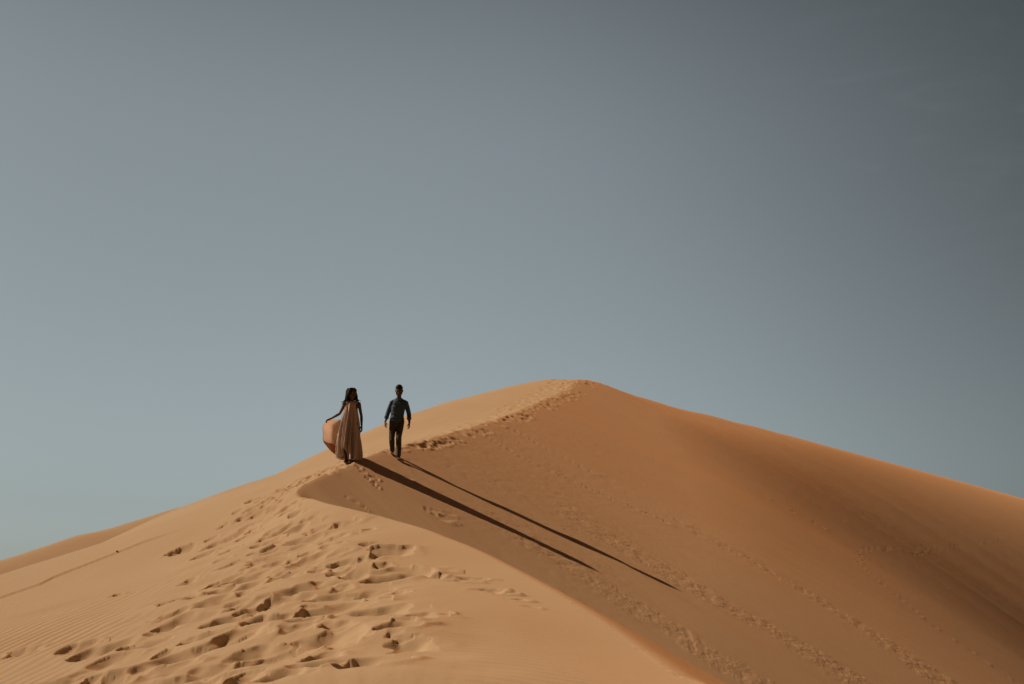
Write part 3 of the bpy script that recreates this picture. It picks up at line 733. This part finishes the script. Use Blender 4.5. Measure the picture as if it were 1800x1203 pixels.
# ---------------- woman
_c = CR[np.argmin(np.abs(np.where(CR[:, 0] < 0, CR[:, 1], 1e9) - 22.85) + 50 * (np.arange(len(CR)) < I_APEX))]
wg = Vector((_c[0] - .19, 22.85, height(_c[0] - .19, 22.85)))
dist = wg.y * math.cos(PITCH) + wg.z * math.sin(PITCH)
WS = (133.0 / FPX * dist) / 1.68
woman = link(bpy.data.objects.new("person", None)); woman.scale = (WS,) * 3; woman.empty_display_size = .2
woman.rotation_euler = (0, 0, -math.atan2(wg.x, wg.y))
woman.location = wg
tag(woman, 'woman with long dark hair in a blown peach maxi dress, looking aside on the crest', 'person')
WA_L = Vector((-.075, -.02, 0)); WA_R = Vector((.075, .10, 0))
for v in (WA_L, WA_R): v.z = loc_ground(woman, v.x, v.y - .05, WS) + .082
wz0 = max(min(.5 * (WA_L.z + WA_R.z) - .082, .06), -.08)
def wz(x, y, z): return Vector((x, y, z + wz0))
bm = bmesh.new()
whl, whr = wz(-.085, 0, .86), wz(.085, 0, .86); wkl, wkr = wz(-.082, -.045, .47), wz(.085, .0, .46)
tube(bm, [wz(0, 0, .86), wz(0, .005, 1.02), wz(0, -.005, 1.20), wz(0, 0, 1.32), wz(0, 0, 1.37)], [(.160, .11), (.115, .085), (.138, .10), (.125, .075), (.07, .05)])
tube(bm, [wz(0, .005, 1.34), wz(0, -.005, 1.42), wz(.004, -.012, 1.49)], [(.06, .05), .045, .045])
for h_, k_, a_ in ((whl, wkl, WA_L), (whr, wkr, WA_R)):
    cm = k_.lerp(a_, .32) + Vector((0, .018, 0))
    tube(bm, [h_, h_.lerp(k_, .5), k_, cm, k_.lerp(a_, .75), a_], [(.085, .09), .068, .048, .047, .034, .031])
WJ = dict(sl=wz(-.150, 0, 1.325), el=wz(-.262, .030, 1.095), wl=wz(-.455, .09, .985), sr=wz(.158, 0, 1.325), er=wz(.222, .035, 1.055), wr=wz(.236, -.025, .825))
for a, b, c in ((WJ['sl'], WJ['el'], WJ['wl']), (WJ['sr'], WJ['er'], WJ['wr'])):
    tube(bm, [a, a.lerp(b, .5), b, b.lerp(c, .3), c], [.044, .036, .031, .033, .022])
hand(bm, WJ['wl'], (-1, -.10, -.48), 1, (0, -.2, -1), curl=.95)
hand(bm, WJ['wr'], (.06, -.10, -1), -1, (-.9, .35, 0), curl=.45)
foot(bm, WA_L, (-.05, -1), r=.031, pitch=0); foot(bm, WA_R, (.15, -1), r=.031, pitch=.12)
HW = Matrix.Rotation(R(32), 3, 'Z') @ Matrix.Rotation(R(6), 3, 'X')
Pw = head(bm, wz(.000, -.022, 1.548), HW, fem=True, k=1.05)
part('body', bm, SKIN, woman, voxel=.0055, smooth=3)
face_parts(Pw, HW, woman)
bm = bmesh.new()                                        # long hair: cap, falls on both sides, tips lifted by the wind
ball(bm, Pw(0, .032, .042), (.112, .108, .098), HW.to_4x4())
for i in range(130):
    side_ = rs.choice((-1, -1, -1, 1, 1)); u = rs.uniform(0, 1)
    s0 = Pw(side_ * rs.uniform(.005, .03), rs.uniform(-.05, .08), rs.uniform(.110, .125))
    if side_ < 0:
        m1 = Pw(-.100, rs.uniform(-.045, .09), rs.uniform(-.01, .05)); e1 = wz(-.125 + rs.gauss(0, .018), rs.uniform(-.06, .07), 1.42 + rs.gauss(0, .02)); e2 = wz(-.150 + rs.gauss(0, .035), rs.uniform(-.07, .07), 1.30 + rs.gauss(0, .045))
    else:
        m1 = Pw(.094, rs.uniform(-.02, .09), rs.uniform(-.03, .03)); e1 = wz(.085 + rs.gauss(0, .014), rs.uniform(-.02, .07), 1.44 + rs.gauss(0, .018)); e2 = wz(.115 + rs.gauss(0, .03), rs.uniform(-.05, .05), 1.365 + rs.gauss(0, .03))
    q = s0.lerp(m1, .5) + Pw(side_ * .02, 0, .02) - Pw(0, 0, 0)
    tube(bm, [s0, q, m1, m1.lerp(e1, .55) + Vector((side_ * .006, 0, 0)), e1, e2], [.010, .012, .012, .011, .009, .004], seg=6)
for i in range(40):
    s0 = Pw(rs.uniform(-.06, .06), .10, rs.uniform(.02, .1)); tube(bm, [s0, wz(rs.uniform(-.09, .07), .105, 1.44), wz(rs.uniform(-.12, .07), .10, 1.30 + rs.gauss(0, .03))], [.014, .014, .005], seg=6)
for i in range(4): tube(bm, [wz(.09, 0, 1.43), wz(.13, -.01, 1.405 + .006 * i), wz(.175 + .012 * i, -.02, 1.40 - .008 * i)], [.008, .006, .003], seg=6)   # wisp
part('hair', bm, HAIR, woman)
# dress: loose, gathered at the yoke, falling in folds, hem dipping behind
rows = [  # z, x-left, x-right, depth front, depth back, fold amplitude
    (1.375, -.085, .085, .060, .055, .0), (1.335, -.150, .142, .085, .080, .003), (1.27, -.160, .150, .115, .10, .006), (1.16, -.175, .158, .145, .12, .012),
    (1.02, -.205, .172, .160, .14, .020), (.88, -.232, .186, .172, .16, .026), (.72, -.252, .198, .185, .18, .031), (.56, -.262, .208, .200, .20, .034),
    (.40, -.268, .218, .215, .215, .037), (.26, -.268, .226, .225, .225, .039), (.13, -.262, .232, .23, .23, .040), (.03, -.25, .236, .23, .23, .040)]
NS = 168; bm = bmesh.new(); prev = None
def hem(a):    # lowest z of the skirt by angle: raised at the front left where a shin shows
    x = math.cos(a); y = math.sin(a)
    fl = max(0, 1 - ((x + .46) / .40) ** 2) * (1 if y < .2 else .0)
    return .035 + .25 * fl + .05 * max(0, -x)
ZS = np.concatenate([np.linspace(1.375, 1.2, 10), np.linspace(1.17, .03, 64)])
cols = [np.interp(ZS[::-1], [r[0] for r in rows][::-1], [r[k] for r in rows][::-1])[::-1] for k in range(1, 6)]
grid = []
for i, z in enumerate(ZS):
    ring = []
    for k in range(NS):
        a = 2 * math.pi * k / NS
        xl, xr, df, db, am = (c[i] for c in cols)
        xl, xr = xl * .92, xr * .80; cx, rx = .5 * (xl + xr), .5 * (xr - xl)
        f = math.sin(13 * a + 1.1 * math.sin(3 * a) + .5 * math.sin(z * 5)) * .7 + .45 * math.sin(29 * a + 2.2 * math.sin(2 * a + z * 2)) + .3 * math.sin(7 * a + 2)
        s = 1 + am * 1.7 * f / .17
        if abs(z - .68) < .012 or abs(z - .36) < .012: s += .05                  # seams of the tiers
        hz = hem(a); zz = max(z, hz + .004 * math.sin(9 * a))
        zz = hz + (1.375 - hz) * (zz - hz) / (1.375 - hz) if z > hz else hz
        yy = math.sin(a); y = yy * (df if yy < 0 else db) * s
        ring.append(bm.verts.new(wz(cx + rx * math.cos(a) * s, y, zz)))
    grid.append(ring)
for A, B_ in zip(grid[:-1], grid[1:]):
    for k in range(NS):
        vs = (A[k], A[(k + 1) % NS], B_[(k + 1) % NS], B_[k])
        if max((v.co - vs[0].co).length for v in vs) > 1e-6 and abs(vs[0].co.z - vs[3].co.z) + abs(vs[1].co.z - vs[2].co.z) > 1e-4: bm.faces.new(vs)
bmesh.ops.delete(bm, geom=[v for v in bm.verts if not v.link_faces], context='VERTS')
dress = part('dress', bm, DRESS, woman)
sol = dress.modifiers.new("thickness", 'SOLIDIFY'); sol.thickness = .003
for s in (-1, 1):                                       # shoulder straps
    bm = bmesh.new(); tube(bm, [wz(s * .10, -.075, 1.33), wz(s * .108, -.035, 1.385), wz(s * .108, .02, 1.385), wz(s * .10, .06, 1.33)], [(.026, .005)] * 4, flat=(1, 0, 0), seg=10); part('strap', bm, DRESS, dress)
# the wide back panel of the skirt caught by the wind, bellied like a sail
SHIFT = .12
inner = [(-.215, -.02, 1.00), (-.235, .03, .88), (-.245, .06, .72), (-.250, .08, .56), (-.250, .08, .42), (-.235, .08, .30), (-.200, .06, .17)]
outer = [(-.440, -.02, .965), (-.595, -.03, .885), (-.632, .0, .78), (-.618, .03, .62), (-.560, .05, .46), (-.455, .06, .31), (-.300, .06, .175)]
def spl(P, n):
    P = [np.array(p) for p in P]; P = [2 * P[0] - P[1]] + P + [2 * P[-1] - P[-2]]; out = []
    for t in np.linspace(0, len(P) - 3 - 1e-6, n):
        i = int(t); f = t - i; a, b, c, d = P[i:i + 4]
        out.append(.5 * ((2 * b) + (c - a) * f + (2 * a - 5 * b + 4 * c - d) * f * f + (3 * b - a - 3 * c + d) * f ** 3))
    return out
NI, NJ = 60, 48
I_, O_ = spl(inner, NI), spl(outer, NI); bm = bmesh.new(); G = []
for i in range(NI):
    row = []
    for j in range(NJ):
        v = j / (NJ - 1); u = i / (NI - 1)
        p = I_[i] * (1 - v) + O_[i] * v
        belly = .30 * math.sin(math.pi * min(1, v * 1.02)) ** .8 * math.sin(math.pi * min(1, max(0, .08 + .92 * u))) ** .7
        fold = (.030 * math.sin(9 * u + 6 * v + 1.5 * math.sin(4 * v)) + .016 * math.sin(21 * u + 4 * v)) * (.35 + .65 * v)
        row.append(bm.verts.new(wz(p[0] + fold * .6, p[1] + belly + fold + SHIFT + .04 * v, p[2])))
    G.append(row)
co = [[v.co.copy() for v in row] for row in G]; bm.free(); SPLIT = 37
def strip(i0, i1, push):
    b = bmesh.new(); g = [[b.verts.new(co[i][j] + Vector((0, push, 0))) for j in range(NJ)] for i in range(i0, i1)]
    for A, B_ in zip(g[:-1], g[1:]):
        for j in range(NJ - 1): b.faces.new((A[j], A[j + 1], B_[j + 1], B_[j]))
    return b
panel = part('skirt_panel', strip(0, SPLIT + 2, 0), SHEER, dress)
sol = panel.modifiers.new("thickness", 'SOLIDIFY'); sol.thickness = .002
tier = part('skirt_tier', strip(SPLIT, NI, -.012), LINED, dress)
sol = tier.modifiers.new("thickness", 'SOLIDIFY'); sol.thickness = .003
bm = bmesh.new()                                        # rolled hem along the panel's free edge
tube(bm, [co[i][-1] for i in range(NI)], [.005] * NI, seg=8); part('hem', bm, SHEER, panel)

# ---------------- a stone on the left flank
sp = ground_at(204, 973)
bm = bmesh.new(); bmesh.ops.create_icosphere(bm, subdivisions=3, radius=1)
for v in bm.verts:
    n = math.sin(v.co.x * 3.1 + 1) * .12 + math.sin(v.co.y * 4.3 + v.co.z * 2) * .1
    v.co = v.co * (1 + n); v.co.x *= .022; v.co.y *= .018; v.co.z *= .013
STONE = cloth_mat("brown_stone", (.13, .085, .05), .9, scale=60)
stone = part('stone', bm, STONE, None); stone.location = sp + Vector((0, 0, .008))
tag(stone, 'tiny brown stone lying alone on the rippled sand of the left flank', 'stone')
